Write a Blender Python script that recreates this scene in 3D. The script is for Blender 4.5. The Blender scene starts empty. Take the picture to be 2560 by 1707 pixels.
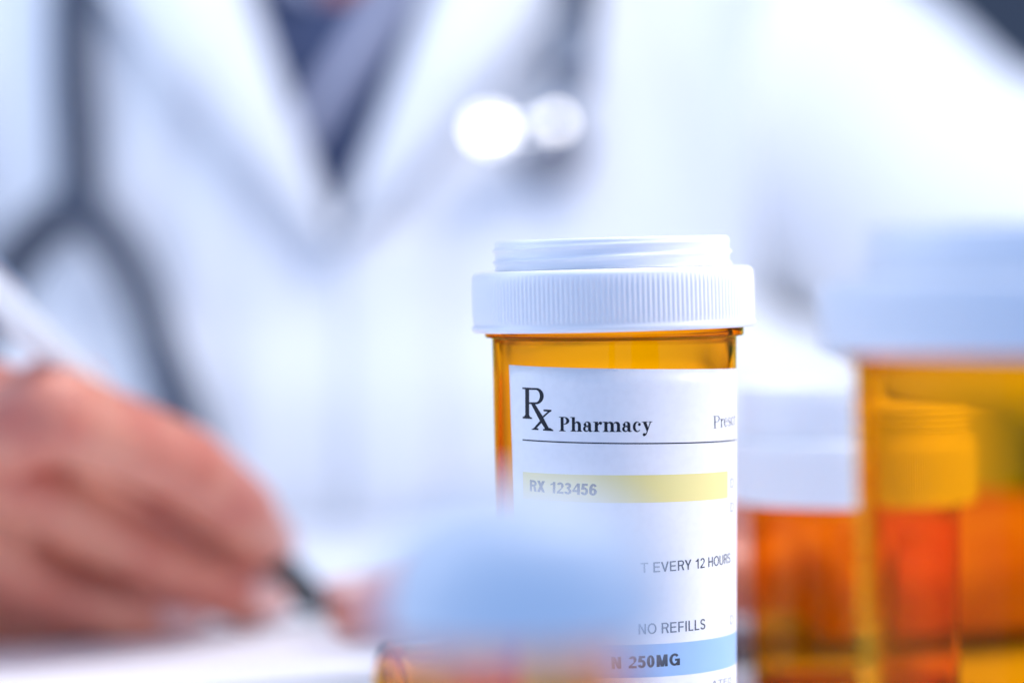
import bpy, bmesh, math, random
import numpy as np
from mathutils import Vector, Matrix, noise

random.seed(4)
SC = bpy.context.scene
COL = SC.collection

# ------------------------------------------------------------------ camera
CAM_H = 0.078
PITCH = math.radians(-1.317)
ROLL = math.radians(-0.62)
LENS = 100.0
cam_data = bpy.data.cameras.new("camera")
cam = bpy.data.objects.new("camera", cam_data)
COL.objects.link(cam)
cam.matrix_world = (Matrix.Translation((0, 0, CAM_H)) @ Matrix.Rotation(math.pi / 2 + PITCH, 4, 'X')
                    @ Matrix.Rotation(ROLL, 4, 'Z'))
cam_data.lens = LENS
cam_data.sensor_width = 36.0
cam_data.clip_start = 0.01
cam_data.clip_end = 50.0
cam_data.dof.use_dof = True
cam_data.dof.focus_distance = 0.4085
cam_data.dof.aperture_fstop = 6.9
SC.camera = cam

# ------------------------------------------------------------------ light
world = bpy.data.worlds.new("World")
SC.world = world
world.use_nodes = True
bg = world.node_tree.nodes["Background"]
bg.inputs[0].default_value = (0.315, 0.53, 1.0, 1)
bg.inputs[1].default_value = 0.87


def area(name, loc, target, size, power, color, size_y=None):
    d = bpy.data.lights.new(name, 'AREA')
    d.shape = 'RECTANGLE'
    d.size = size
    d.size_y = size_y or size
    d.energy = power
    d.color = color
    o = bpy.data.objects.new(name, d)
    COL.objects.link(o)
    o.location = loc
    o.rotation_euler = (Vector(target) - Vector(loc)).to_track_quat('-Z', 'Y').to_euler()
    return o


OVERHEAD = (0.24, 0.50, 0.73)
area("overhead_lamp", OVERHEAD, (-0.03, 0.93, 0.03), 0.55, 5.0, (1.0, 0.945, 0.92), 0.24)
softbox = area("softbox_lamp", (0.44, 0.385, 0.30), (0.03, 0.424, 0.055), 0.20, 0.145, (1.0, 0.925, 0.89), 0.22)
softbox.data.spread = math.radians(38)
area("side_lamp", (-0.95, 0.50, 0.50), (0.0, 0.5, 0.06), 0.5, 3.2, (0.92, 0.95, 1.0), 0.7)

SC.view_settings.view_transform = 'Standard'
SC.view_settings.look = 'None'
SC.view_settings.exposure = 0.1
SC.view_settings.gamma = 1.0
SC.cycles.use_denoising = True
SC.cycles.max_bounces = 14
SC.cycles.transmission_bounces = 14
SC.cycles.glossy_bounces = 4
SC.cycles.diffuse_bounces = 3
SC.cycles.transparent_max_bounces = 16
SC.cycles.blur_glossy = 0.6
SC.cycles.sample_clamp_indirect = 8.0

# ------------------------------------------------------------------ helpers
CM = cam.matrix_world.copy()
FPX = LENS / 36.0 * 2560.0


def ray(px, py):
    """direction through a pixel of the 2560 x 1707 photograph"""
    v = Vector(((px - 1280.0) / FPX, -(py - 853.5) / FPX, -1.0))
    return (CM.to_3x3() @ v)


def at(xd, yd, Y):
    """the world point seen at (xd, yd) (on a 2352-wide view) at distance Y"""
    d = ray(xd * 1.08844, yd * 1.08844)
    return Vector((0, 0, CAM_H)) + d * (Y / d.y)


def mesh_obj(name, verts, faces, mat, parent=None, smooth=True):
    me = bpy.data.meshes.new(name)
    me.from_pydata([tuple(v) for v in verts], [], faces)
    me.validate()
    if smooth:
        me.polygons.foreach_set("use_smooth", [True] * len(me.polygons))
    if mat:
        me.materials.append(mat)
    o = bpy.data.objects.new(name, me)
    COL.objects.link(o)
    if parent:
        o.parent = parent
    return o


def empty(name, loc=(0, 0, 0)):
    o = bpy.data.objects.new(name, None)
    o.empty_display_size = 0.01
    COL.objects.link(o)
    o.location = loc
    return o


def tag(o, label=None, cat=None, group=None, kind=None):
    if label:
        o["label"] = label
    if cat:
        o["category"] = cat
    if group:
        o["group"] = group
    if kind:
        o["kind"] = kind
    return o


def lathe(profile, n, fr=None, closed=True):
    """profile [(r,z)] turned about Z; fr(r,z,theta,i)->r may vary the radius. r==0 ends become poles."""
    verts, faces, rows = [], [], []
    for i, (r, z) in enumerate(profile):
        if r < 1e-7:
            rows.append([len(verts)])
            verts.append((0, 0, z))
            continue
        row = []
        for k in range(n):
            t = 2 * math.pi * k / n
            rr, zz = r, z
            if fr:
                res = fr(r, z, t, i)
                rr, zz = res if isinstance(res, tuple) else (res, z)
            row.append(len(verts))
            verts.append((rr * math.cos(t), rr * math.sin(t), zz))
        rows.append(row)
    pairs = list(zip(rows[:-1], rows[1:]))
    if closed and len(rows[0]) > 1 and len(rows[-1]) > 1:
        pairs.append((rows[-1], rows[0]))
    for a, b in pairs:
        if len(a) == 1 and len(b) == 1:
            continue
        for k in range(n):
            k2 = (k + 1) % n
            if len(a) == 1:
                faces.append((a[0], b[k2], b[k]))
            elif len(b) == 1:
                faces.append((a[k], a[k2], b[0]))
            else:
                faces.append((a[k], a[k2], b[k2], b[k]))
    return verts, faces


def fix_normals(o):
    bm = bmesh.new()
    bm.from_mesh(o.data)
    bmesh.ops.recalc_face_normals(bm, faces=bm.faces)
    bm.to_mesh(o.data)
    bm.free()


def catmull(pts, per=8):
    """smooth curve through points (any dimension)"""
    P = [np.array(p, float) for p in pts]
    P = [2 * P[0] - P[1]] + P + [2 * P[-1] - P[-2]]
    out = []
    for i in range(1, len(P) - 2):
        p0, p1, p2, p3 = P[i - 1:i + 3]
        for k in range(per):
            t = k / per
            out.append(0.5 * ((2 * p1) + (-p0 + p2) * t + (2 * p0 - 5 * p1 + 4 * p2 - p3) * t * t
                              + (-p0 + 3 * p1 - 3 * p2 + p3) * t ** 3))
    out.append(P[-2])
    return out


def tube(path, n=14, fr=None):
    """path rows (x,y,z,r) -> closed tube"""
    verts, faces = [], []
    prev = None
    m = len(path)
    for i, p in enumerate(path):
        c = Vector(p[:3])
        a = Vector(path[max(i - 1, 0)][:3])
        b = Vector(path[min(i + 1, m - 1)][:3])
        d = (b - a).normalized()
        if prev is None:
            up = Vector((0, 0, 1)) if abs(d.z) < 0.9 else Vector((0, 1, 0))
            u = d.cross(up).normalized()
        else:
            u = (prev - d * prev.dot(d)).normalized()
        prev = u
        w = d.cross(u)
        for k in range(n):
            t = 2 * math.pi * k / n
            r = p[3]
            if fr:
                r = fr(r, i / (m - 1), t, c)
            verts.append(c + (u * math.cos(t) + w * math.sin(t)) * r)
    for i in range(m - 1):
        for k in range(n):
            k2 = (k + 1) % n
            faces.append((i * n + k, i * n + k2, (i + 1) * n + k2, (i + 1) * n + k))
    faces.append(tuple(reversed(range(n))))
    faces.append(tuple(range((m - 1) * n, m * n)))
    return verts, faces


# ------------------------------------------------------------------ materials
def new_mat(name):
    m = bpy.data.materials.new(name)
    m.use_nodes = True
    nt = m.node_tree
    nt.nodes.clear()
    out = nt.nodes.new("ShaderNodeOutputMaterial")
    return m, nt, out


def principled(name, col, rough=0.5, spec=0.5, metallic=0.0, sss=0.0, sss_r=(0.002, 0.002, 0.002), bump=None,
               var=None, coat=0.0):
    """bump=(scale, strength, distance); var=(scale, colour2, low, high)"""
    m, nt, out = new_mat(name)
    p = nt.nodes.new("ShaderNodeBsdfPrincipled")
    nt.links.new(p.outputs[0], out.inputs[0])
    p.inputs["Base Color"].default_value = (*col, 1)
    p.inputs["Roughness"].default_value = rough
    p.inputs["Metallic"].default_value = metallic
    p.inputs["Specular IOR Level"].default_value = spec
    p.inputs["Coat Weight"].default_value = coat
    if sss > 0:
        p.inputs["Subsurface Weight"].default_value = sss
        p.inputs["Subsurface Radius"].default_value = sss_r
        p.inputs["Subsurface Scale"].default_value = 1.0
    tc = nt.nodes.new("ShaderNodeTexCoord")
    if var:
        nz = nt.nodes.new("ShaderNodeTexNoise")
        nz.inputs["Scale"].default_value = var[0]
        nz.inputs["Detail"].default_value = 5
        nt.links.new(tc.outputs["Object"], nz.inputs["Vector"])
        mr = nt.nodes.new("ShaderNodeMapRange")
        mr.inputs[1].default_value = var[2]
        mr.inputs[2].default_value = var[3]
        nt.links.new(nz.outputs[0], mr.inputs[0])
        mx = nt.nodes.new("ShaderNodeMix")
        mx.data_type = 'RGBA'
        mx.inputs[6].default_value = (*col, 1)
        mx.inputs[7].default_value = (*var[1], 1)
        nt.links.new(mr.outputs[0], mx.inputs[0])
        nt.links.new(mx.outputs[2], p.inputs["Base Color"])
    if bump:
        nz = nt.nodes.new("ShaderNodeTexNoise")
        nz.inputs["Scale"].default_value = bump[0]
        nz.inputs["Detail"].default_value = 4
        nt.links.new(tc.outputs["Object"], nz.inputs["Vector"])
        bp = nt.nodes.new("ShaderNodeBump")
        bp.inputs["Strength"].default_value = bump[1]
        bp.inputs["Distance"].default_value = bump[2]
        nt.links.new(nz.outputs[0], bp.inputs["Height"])
        nt.links.new(bp.outputs[0], p.inputs["Normal"])
    return m


def amber_mat(name, rough=0.02):
    m, nt, out = new_mat(name)
    g = nt.nodes.new("ShaderNodeBsdfGlass")
    g.inputs["Color"].default_value = (1.0, 0.855, 0.09, 1)
    g.inputs["Roughness"].default_value = rough
    g.inputs["IOR"].default_value = 1.18
    v = nt.nodes.new("ShaderNodeVolumeAbsorption")
    v.inputs["Color"].default_value = (0.995, 0.80, 0.05, 1)
    v.inputs["Density"].default_value = 760.0
    tl_ = nt.nodes.new("ShaderNodeBsdfGlossy")
    tl_.inputs["Color"].default_value = (1.0, 1.0, 1.0, 1)
    tl_.inputs["Roughness"].default_value = 0.06
    mix = nt.nodes.new("ShaderNodeMixShader")
    mix.inputs[0].default_value = 0.008
    nt.links.new(g.outputs[0], mix.inputs[1])
    nt.links.new(tl_.outputs[0], mix.inputs[2])
    nt.links.new(mix.outputs[0], out.inputs["Surface"])
    nt.links.new(v.outputs[0], out.inputs["Volume"])
    # faint moulding waviness
    tc = nt.nodes.new("ShaderNodeTexCoord")
    mp = nt.nodes.new("ShaderNodeMapping")
    mp.inputs["Scale"].default_value = (1, 1, 0.12)
    nz = nt.nodes.new("ShaderNodeTexNoise")
    nz.inputs["Scale"].default_value = 120
    nz.inputs["Detail"].default_value = 2
    bp = nt.nodes.new("ShaderNodeBump")
    bp.inputs["Strength"].default_value = 0.05
    bp.inputs["Distance"].default_value = 0.0004
    nt.links.new(tc.outputs["Object"], mp.inputs[0])
    nt.links.new(mp.outputs[0], nz.inputs["Vector"])
    nt.links.new(nz.outputs[0], bp.inputs["Height"])
    nt.links.new(bp.outputs[0], g.inputs["Normal"])
    return m


M = {}
M["amber"] = amber_mat("amber_plastic")
M["cap"] = principled("white_cap_plastic", (0.86, 0.86, 0.88), rough=0.32, spec=0.45, sss=0.35,
                      sss_r=(0.0016, 0.0016, 0.0017), bump=(900, 0.05, 0.0002))
M["label"] = principled("label_paper", (0.88, 0.87, 0.88), rough=0.38, spec=0.4, bump=(150, 0.06, 0.0006), var=(900, (0.86, 0.85, 0.86), 0.45, 0.6))
M["ink"] = principled("black_ink", (0.012, 0.014, 0.022), rough=0.5, spec=0.3)
M["ink_soft"] = principled("grey_black_ink", (0.025, 0.028, 0.045), rough=0.5, spec=0.3)
M["ink_faint"] = principled("faint_ink", (0.30, 0.31, 0.36), rough=0.5, spec=0.3)
M["yellow"] = principled("yellow_print", (0.88, 0.76, 0.30), rough=0.4, spec=0.4, bump=(1600, 0.04, 0.0001))
M["blue"] = principled("blue_print", (0.33, 0.52, 0.80), rough=0.4, spec=0.4, bump=(1600, 0.04, 0.0001))
M["coat"] = principled("white_coat_cotton", (0.86, 0.87, 0.89), rough=0.85, spec=0.15, bump=(1400, 0.25, 0.0004))
M["shirt"] = principled("blue_shirt_cotton", (0.062, 0.082, 0.155), rough=0.85, spec=0.15, bump=(1200, 0.25, 0.0004))
M["shirt_collar"] = principled("pale_blue_collar_cotton", (0.42, 0.44, 0.56), rough=0.85, spec=0.15,
                               bump=(1200, 0.25, 0.0004))
M["skin"] = principled("skin", (0.70, 0.285, 0.185), rough=0.42, spec=0.5, sss=0.25, sss_r=(0.004, 0.0016, 0.001),
                       bump=(700, 0.25, 0.0004), var=(55, (0.58, 0.165, 0.11), 0.40, 0.66))
M["nail"] = principled("fingernail", (0.78, 0.46, 0.40), rough=0.25, spec=0.5)
M["rubber"] = principled("slate_rubber_tube", (0.035, 0.05, 0.085), rough=0.45, spec=0.5)
M["chrome"] = principled("chrome", (0.80, 0.81, 0.82), rough=0.10, metallic=1.0)
M["steel"] = principled("brushed_steel", (0.30, 0.31, 0.34), rough=0.35, metallic=0.8)
M["diaphragm"] = principled("pale_diaphragm", (0.62, 0.64, 0.66), rough=0.3)
M["pen_white"] = principled("pen_silver_lacquer", (0.84, 0.87, 0.86), rough=0.22, metallic=0.15)
M["pen_black"] = principled("pen_black_rubber", (0.012, 0.017, 0.020), rough=0.4)
M["table"] = principled("white_tabletop", (0.80, 0.80, 0.84), rough=0.35, spec=0.4, var=(6, (0.76, 0.765, 0.81), 0.4, 0.7))
M["paper"] = principled("writing_paper", (0.86, 0.86, 0.87), rough=0.7, spec=0.2)
M["wall"] = principled("slate_wall", (0.090, 0.092, 0.102), rough=0.9, spec=0.2, var=(1.5, (0.10, 0.102, 0.112), 0.4, 0.7))

# ------------------------------------------------------------------ setting
def slab(name, x0, x1, y0, y1, z0, z1, mat, bev=0.0):
    bm = bmesh.new()
    bmesh.ops.create_cube(bm, size=1.0)
    for v in bm.verts:
        v.co = Vector((x0 + (v.co.x + .5) * (x1 - x0), y0 + (v.co.y + .5) * (y1 - y0), z0 + (v.co.z + .5) * (z1 - z0)))
    if bev:
        bmesh.ops.bevel(bm, geom=bm.edges[:], offset=bev, segments=3, affect='EDGES')
    me = bpy.data.meshes.new(name)
    bm.to_mesh(me)
    bm.free()
    me.materials.append(mat)
    o = bpy.data.objects.new(name, me)
    COL.objects.link(o)
    return o


tag(slab("tabletop", -0.75, 0.75, 0.20, 0.895, -0.030, 0.0, M["table"], 0.004), kind="structure")
tag(slab("wall", -2.5, 2.5, 2.2, 2.25, -1.0, 2.2, M["wall"]), kind="structure")

# writing paper, slightly curled sheet
pv, pf = [], []
nx, ny = 24, 30
rot = math.radians(14)
for j in range(ny + 1):
    for i in range(nx + 1):
        u, v = i / nx - .5, j / ny - .5
        x, y = u * 0.21, v * 0.26
        X = -0.075 + x * math.cos(rot) - y * math.sin(rot)
        Y = 0.665 + x * math.sin(rot) + y * math.cos(rot)
        z = 0.0006 + 0.0035 * max(0, abs(v) - .42) * 8 * (0.5 + 0.5 * math.sin(u * 5)) ** 2
        pv.append((X, Y, z))
for j in range(ny):
    for i in range(nx):
        a = j * (nx + 1) + i
        pf.append((a, a + 1, a + nx + 2, a + nx + 1))
paper = mesh_obj("paper_sheet", pv, pf, M["paper"])
sm = paper.modifiers.new("thick", 'SOLIDIFY')
sm.thickness = 0.0002
tag(paper, "white sheet of paper lying under the writing hand", "paper")


# ------------------------------------------------------------------ vials
def vial_body(R, H, zcap, taper=0.0117, wall=0.00115, flange=0.00105, neck_top=None, n=128):
    """amber body: tapering wall, foot ring, flange under the cap, neck inside the cap"""
    def rad(z):
        return R - taper * (zcap - z)
    nt_ = neck_top or (zcap + 0.0030)
    prof = [(0, 0.0012), (rad(0) - 0.004, 0.0010), (rad(0) - 0.0032, 0.0), (rad(0) - 0.0012, 0.0),
            (rad(0) - 0.0004, 0.0004), (rad(0.001), 0.0012)]
    for k in range(1, 12):
        z = 0.0012 + (zcap - 0.0014 - 0.0012) * k / 11
        prof.append((rad(z), z))
    zf = zcap - 0.0010
    prof += [(rad(zf) + 0.0001, zf - 0.0001), (R + flange - 0.0001, zf), (R + flange, zf + 0.0002), (R + flange, zf + 0.0012),
             (R + flange - 0.0002, zf + 0.0013), (R - 0.0002, zf + 0.0014), (R - 0.0002, nt_ - 0.0003), (R - 0.0005, nt_),
             (R - wall - 0.0001, nt_), (R - wall - 0.0003, nt_ - 0.0003)]
    for k in range(10, -1, -1):
        z = 0.0034 + (zcap - 0.0034) * k / 10
        prof.append((rad(z) - wall, z))
    prof += [(rad(0) - wall - 0.0006, 0.0026), (rad(0) - wall - 0.0016, 0.0022), (0, 0.0021)]
    return lathe(prof, n)


def cap_mesh(Rc, z0, hs, ribs, seg=6, bead=0.0009):
    """ribbed skirt with bead at its foot and a closed deck on top (reversible cap)"""
    inner = Rc - 0.0015
    prof = [(inner, z0 + 0.0002), (inner + 0.0004, z0), (Rc - 0.0004, z0), (Rc - 0.0001, z0 + 0.0002), (Rc + 0.00005, z0 + 0.00045),
            (Rc, z0 + bead), (Rc - 0.0002, z0 + bead + 0.0002)]
    body = [z0 + bead + 0.0005, z0 + bead + 0.0012, z0 + hs * .5, z0 + hs - 0.0022, z0 + hs - 0.0016]
    prof += [(Rc - 0.0002, z) for z in body]
    prof += [(Rc - 0.0002, z0 + hs - 0.0008), (Rc - 0.0003, z0 + hs - 0.0005), (Rc - 0.0006, z0 + hs - 0.00015),
             (Rc - 0.0010, z0 + hs), (Rc * 0.5, z0 + hs), (0, z0 + hs)]
    prof += [(0, z0 + hs - 0.0012), (Rc * .5, z0 + hs - 0.0012), (inner - 0.0004, z0 + hs - 0.0012), (inner, z0 + hs - 0.0016)]
    lo, hi = z0 + bead + 0.0003, z0 + hs - 0.0012

    def fr(r, z, t, i):
        if 7 <= i <= 12 and lo < z < hi + 0.0003:
            w = min(1.0, (z - lo) / 0.0005, max(0.0, (hi - z) / 0.0006))
            s = 0.5 + 0.5 * math.cos(t * ribs)
            return r + 0.00015 * (s ** 0.8) * max(0, w)
        return r
    v, f = lathe(prof, ribs * seg, fr, closed=False)
    # close the wall between first and last profile rows
    n = ribs * seg
    rows = len(v)
    last = rows - n
    for k in range(n):
        k2 = (k + 1) % n
        f.append((last + k, last + k2, k2, k))
    return v, f


def ring_mesh(Rr, z0, hr, n=220, phase=0.0):
    """threaded plug ring standing on the deck of the cap"""
    wall = 0.0013
    prof = [(Rr - wall, z0)]
    prof = [(Rr, z0 + 0.00003)]
    rows = 46
    for k in range(1, rows + 1):
        prof.append((Rr, z0 + (hr - 0.0004) * k / rows))
    prof += [(Rr - 0.0001, z0 + hr - 0.00015), (Rr - 0.0003, z0 + hr), (Rr - wall + 0.0003, z0 + hr),
             (Rr - wall, z0 + hr - 0.0003), (Rr - wall, z0 + 0.00003)]
    pitch = 0.0018

    def fr(r, z, t, i):
        if 1 <= i <= rows:
            zz = (z - z0) - pitch * ((t + phase) / (2 * math.pi)) * 1.0
            d = ((zz - 0.0006) / pitch) % 1.0 - .5
            b = math.exp(-(d / 0.17) ** 2)
            edge = min(1.0, (hr - (z - z0)) / 0.0014, 1.0)
            edge = max(0.0, edge - 0.35) / 0.65
            return r + 0.00042 * b * edge
        return r
    return lathe(prof, n, fr)


def make_vial(name, label, x, y, R, Rc, H, hs, hr, Rr=None, ribs=176, tilt=(0, 0), rotz=0.0, group=None, phase=0.0):
    """H total height; hs skirt height; hr ring height"""
    root = tag(empty(name, (x, y, 0.0)), label, "pill bottle", group)
    root.rotation_euler = (0, 0, rotz)
    zc = H - hs - hr
    v, f = vial_body(R, H, zc)
    b = mesh_obj("body", v, f, M["amber"], root)
    fix_normals(b)
    v, f = cap_mesh(Rc, 0.0, hs, ribs)
    c = mesh_obj("cap", v, f, M["cap"], root)
    c.location = (0, 0, zc)
    c.rotation_euler = (tilt[0], tilt[1], 0)
    fix_normals(c)
    v, f = ring_mesh(Rr or Rc * 0.825, hs, hr, phase=phase)
    r = mesh_obj("threaded_ring", v, f, M["cap"], c)
    fix_normals(r)
    return root


# the labelled bottle in focus
BX, BY = 0.01524, 0.424
BR, BZC = 0.01822, 0.0699
main = make_vial("pill_bottle", "tall amber pill bottle in focus with white printed pharmacy label and ribbed white cap",
                 BX, BY, BR, 0.0211, 0.0834, 0.0090, 0.0045, tilt=(0, -0.016), phase=2.4)
TAPER = 0.0117


def lab_r(z):
    return BR - TAPER * (BZC - z)


LAB_OFF = 0.00012   # label face above the amber wall


def on_label(px, py):
    """(theta, z) where a pixel's ray meets the label; theta = 0 faces the camera, + to the right"""
    d = ray(px, py)
    o = Vector((0, 0, CAM_H))
    z = 0.05
    th = 0
    for _ in range(6):
        r = lab_r(z) + LAB_OFF
        ox, oy = o.x - BX, o.y - BY
        A = d.x ** 2 + d.y ** 2
        B = 2 * (ox * d.x + oy * d.y)
        C = ox * ox + oy * oy - r * r
        disc = max(B * B - 4 * A * C, 0)
        t = (-B - math.sqrt(disc)) / (2 * A)
        z = o.z + t * d.z
        hx, hy = ox + t * d.x, oy + t * d.y
        th = math.atan2(hx, -hy)
    return th, z


def lab_pt(th, z, off=LAB_OFF):
    r = lab_r(z) + off
    return (r * math.sin(th), -r * math.cos(th), z)


# label: its lower-left and upper-left corners and baseline skew, in (u = theta * R0, v = z)
R0 = lab_r(0.045)
tl = on_label(1272.5, 911.8)
bl = on_label(1283.5, 1232)
mid = on_label(1535, 921.5)
SK = (mid[1] - tl[1]) / ((mid[0] - tl[0]) * R0)            # top edge slope dz/du
print("LABEL", tl, bl, mid, "skew", SK)
LU0, LV0 = tl[0] * R0, tl[1]


def uv(px, py):
    th, z = on_label(px, py)
    return th * R0, z


def from_uv(u, v, off=LAB_OFF):
    return lab_pt(u / R0, v, off)


LAB_LEN = math.radians(208) * R0
LAB_H = 0.0575
EDGE = (bl[0] * R0 - LU0) / (bl[1] - LV0)                    # left edge du/dz


def lab_local(a, b):
    """a along the label from its left edge, b down from its top edge -> (u, v)"""
    return LU0 + a - EDGE * b, LV0 + SK * a - b


verts, faces = [], []
NA, NB = 90, 24
for off in (LAB_OFF, 0.00003):
    for j in range(NB + 1):
        for i in range(NA + 1):
            u, v = lab_local(LAB_LEN * i / NA, LAB_H * j / NB)
            verts.append(from_uv(u, v, off))
S = (NA + 1) * (NB + 1)
for j in range(NB):
    for i in range(NA):
        a = j * (NA + 1) + i
        faces.append((a, a + NA + 1, a + NA + 2, a + 1))
        faces.append((S + a, S + a + 1, S + a + NA + 2, S + a + NA + 1))
edge = ([i for i in range(NA + 1)] + [j * (NA + 1) + NA for j in range(1, NB + 1)]
        + [NB * (NA + 1) + i for i in range(NA - 1, -1, -1)] + [j * (NA + 1) for j in range(NB - 1, 0, -1)])
for k in range(len(edge)):
    a, b = edge[k], edge[(k + 1) % len(edge)]
    faces.append((a, b, S + b, S + a))
label = mesh_obj("label", verts, faces, M["label"], main)
label["label"] = "white paper pharmacy label wrapped round the bottle"

INK = LAB_OFF + 0.00002


def uv_mesh(name, polys, mat, off=INK, parent=None):
    """polygons in label (u, v), cut fine and laid on the curved label"""
    bm = bmesh.new()
    for poly in polys:
        if len(poly) < 3:
            continue
        vs = [bm.verts.new((p[0], p[1], 0)) for p in poly]
        try:
            bm.faces.new(vs)
        except ValueError:
            pass
    bmesh.ops.triangulate(bm, faces=bm.faces[:])
    for _ in range(7):
        long = [e for e in bm.edges if abs(e.verts[0].co.x - e.verts[1].co.x) > 0.0009]
        if not long:
            break
        bmesh.ops.subdivide_edges(bm, edges=long, cuts=1)
        bmesh.ops.triangulate(bm, faces=[f for f in bm.faces if len(f.verts) > 3])
    for v in bm.verts:
        v.co = Vector(from_uv(v.co.x, v.co.y, off))
    me = bpy.data.meshes.new(name)
    bm.to_mesh(me)
    bm.free()
    for p in me.polygons:
        p.use_smooth = True
    # face outwards
    me.update()
    bm = bmesh.new()
    bm.from_mesh(me)
    fl = [f for f in bm.faces if f.normal.x * f.calc_center_median().x + f.normal.y * f.calc_center_median().y < 0]
    bmesh.ops.reverse_faces(bm, faces=fl)
    bm.to_mesh(me)
    bm.free()
    me.materials.append(mat)
    o = bpy.data.objects.new(name, me)
    COL.objects.link(o)
    o.parent = parent or label
    return o


def strip(p0, p1, w0, w1=None):
    """thick line between two (u,v) points"""
    w1 = w0 if w1 is None else w1
    a, b = np.array(p0, float), np.array(p1, float)
    d = (b - a) / max(np.linalg.norm(b - a), 1e-9)
    n = np.array((-d[1], d[0]))
    return [a + n * w0 / 2, b + n * w1 / 2, b - n * w1 / 2, a - n * w0 / 2]


def ring_arc(co, ro, ci, ri, a0, a1, n=22):
    """crescent between two ellipses from angle a0 to a1 (degrees), as quads"""
    out = []
    for k in range(n):
        t0, t1 = math.radians(a0 + (a1 - a0) * k / n), math.radians(a0 + (a1 - a0) * (k + 1) / n)
        f = lambda c, r, t: (c[0] + r[0] * math.cos(t), c[1] + r[1] * math.sin(t))
        out.append([f(co, ro, t0), f(co, ro, t1), f(ci, ri, t1), f(ci, ri, t0)])
    return out


def disc(c, r, n=14):
    return [[(c[0] + r * math.cos(2 * math.pi * k / n), c[1] + r * math.sin(2 * math.pi * k / n)) for k in range(n)]]


def box2(x0, x1, y0, y1):
    return [[(x0, y0), (x1, y0), (x1, y1), (x0, y1)]]


def serif(x0, x1, y, s, t=0.045, a=None, b=None):
    """slab from x0 to x1 at height y (s=+1 grows up) with small brackets to the stem a..b"""
    o = box2(x0, x1, min(y, y + s * t), max(y, y + s * t))
    if a is not None:
        o += [[(a - (a - x0) * .55, y + s * t), (a, y + s * t), (a, y + s * (t + .07))]]
        o += [[(b, y + s * t), (b + (x1 - b) * .55, y + s * t), (b, y + s * (t + .07))]]
    return o


XH = 0.70


def glyph_bold(ch):
    """heavy roman letters drawn as simple shapes; capital height = 1; returns polys, advance"""
    g = []
    if ch == 'P':
        g += box2(.16, .40, 0, 1) + serif(.02, .56, 0, 1, a=.16, b=.40) + serif(.02, .40, 1, -1)
        g += ring_arc((.44, .735), (.42, .265), (.43, .735), (.19, .215), -90, 90)
        g += box2(.38, .45, .95, 1) + box2(.38, .45, .47, .52)
        return g, .93
    if ch == 'h':
        g += box2(.13, .36, 0, 1) + serif(.01, .47, 0, 1, a=.13, b=.36) + [[(.01, 1), (.01, .955), (.15, .93), (.15, 1)]]
        g += ring_arc((.56, .46), (.26, .25), (.47, .44), (.12, .16), 0, 150)
        g += box2(.59, .82, 0, .46) + serif(.49, .93, 0, 1, a=.59, b=.82)
        return g, .96
    if ch == 'a':
        g += box2(.40, .62, .12, .48)
        g += ring_arc((.36, .47), (.26, .24), (.31, .47), (.10, .185), 0, 170)
        g += disc((.17, .49), .105)
        g += ring_arc((.25, .20), (.23, .205), (.30, .205), (.10, .13), 40, 320)
        g += [[(.40, .40), (.40, .46), (.22, .40), (.22, .345)]]
        g += [[(.40, .13), (.62, .13), (.66, .055), (.74, .07), (.74, .03), (.60, -.015), (.50, .0), (.42, .07)]]
        return g, .77
    if ch == 'r':
        g += box2(.13, .36, 0, XH) + serif(.01, .49, 0, 1, a=.13, b=.36) + [[(.01, XH), (.01, .66), (.15, .63), (.36, XH)]]
        g += [[(.36, .42), (.36, .56), (.47, .69), (.58, .71), (.58, .58), (.46, .56)]] + disc((.565, .60), .11)
        return g, .70
    if ch == 'm':
        g += box2(.13, .36, 0, XH) + serif(.01, .47, 0, 1, a=.13, b=.36) + [[(.01, XH), (.01, .66), (.15, .63), (.36, XH)]]
        for x in (.0, .46):
            g += ring_arc((.56 + x, .46), (.26, .25), (.47 + x, .44), (.12, .16), 0, 150)
            g += box2(.59 + x, .82 + x, 0, .46) + serif(.49 + x, .93 + x, 0, 1, a=.59 + x, b=.82 + x)
        return g, 1.41
    if ch == 'c':
        g += ring_arc((.34, .345), (.31, .365), (.40, .355), (.17, .30), 62, 318, 30)
        g += disc((.52, .51), .105)
        return g, .69
    if ch == 'y':
        g += [[(.08, .68), (.34, .68), (.50, .22), (.40, -.02)]]
        g += [strip((.66, .68), (.36, -.12), .07)]
        g += [strip((.36, -.12), (.22, -.255), .09)] + disc((.185, -.20), .11)
        g += serif(.0, .44, XH, -1) + serif(.52, .80, XH, -1)
        return g, .78
    return g, .4


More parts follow.
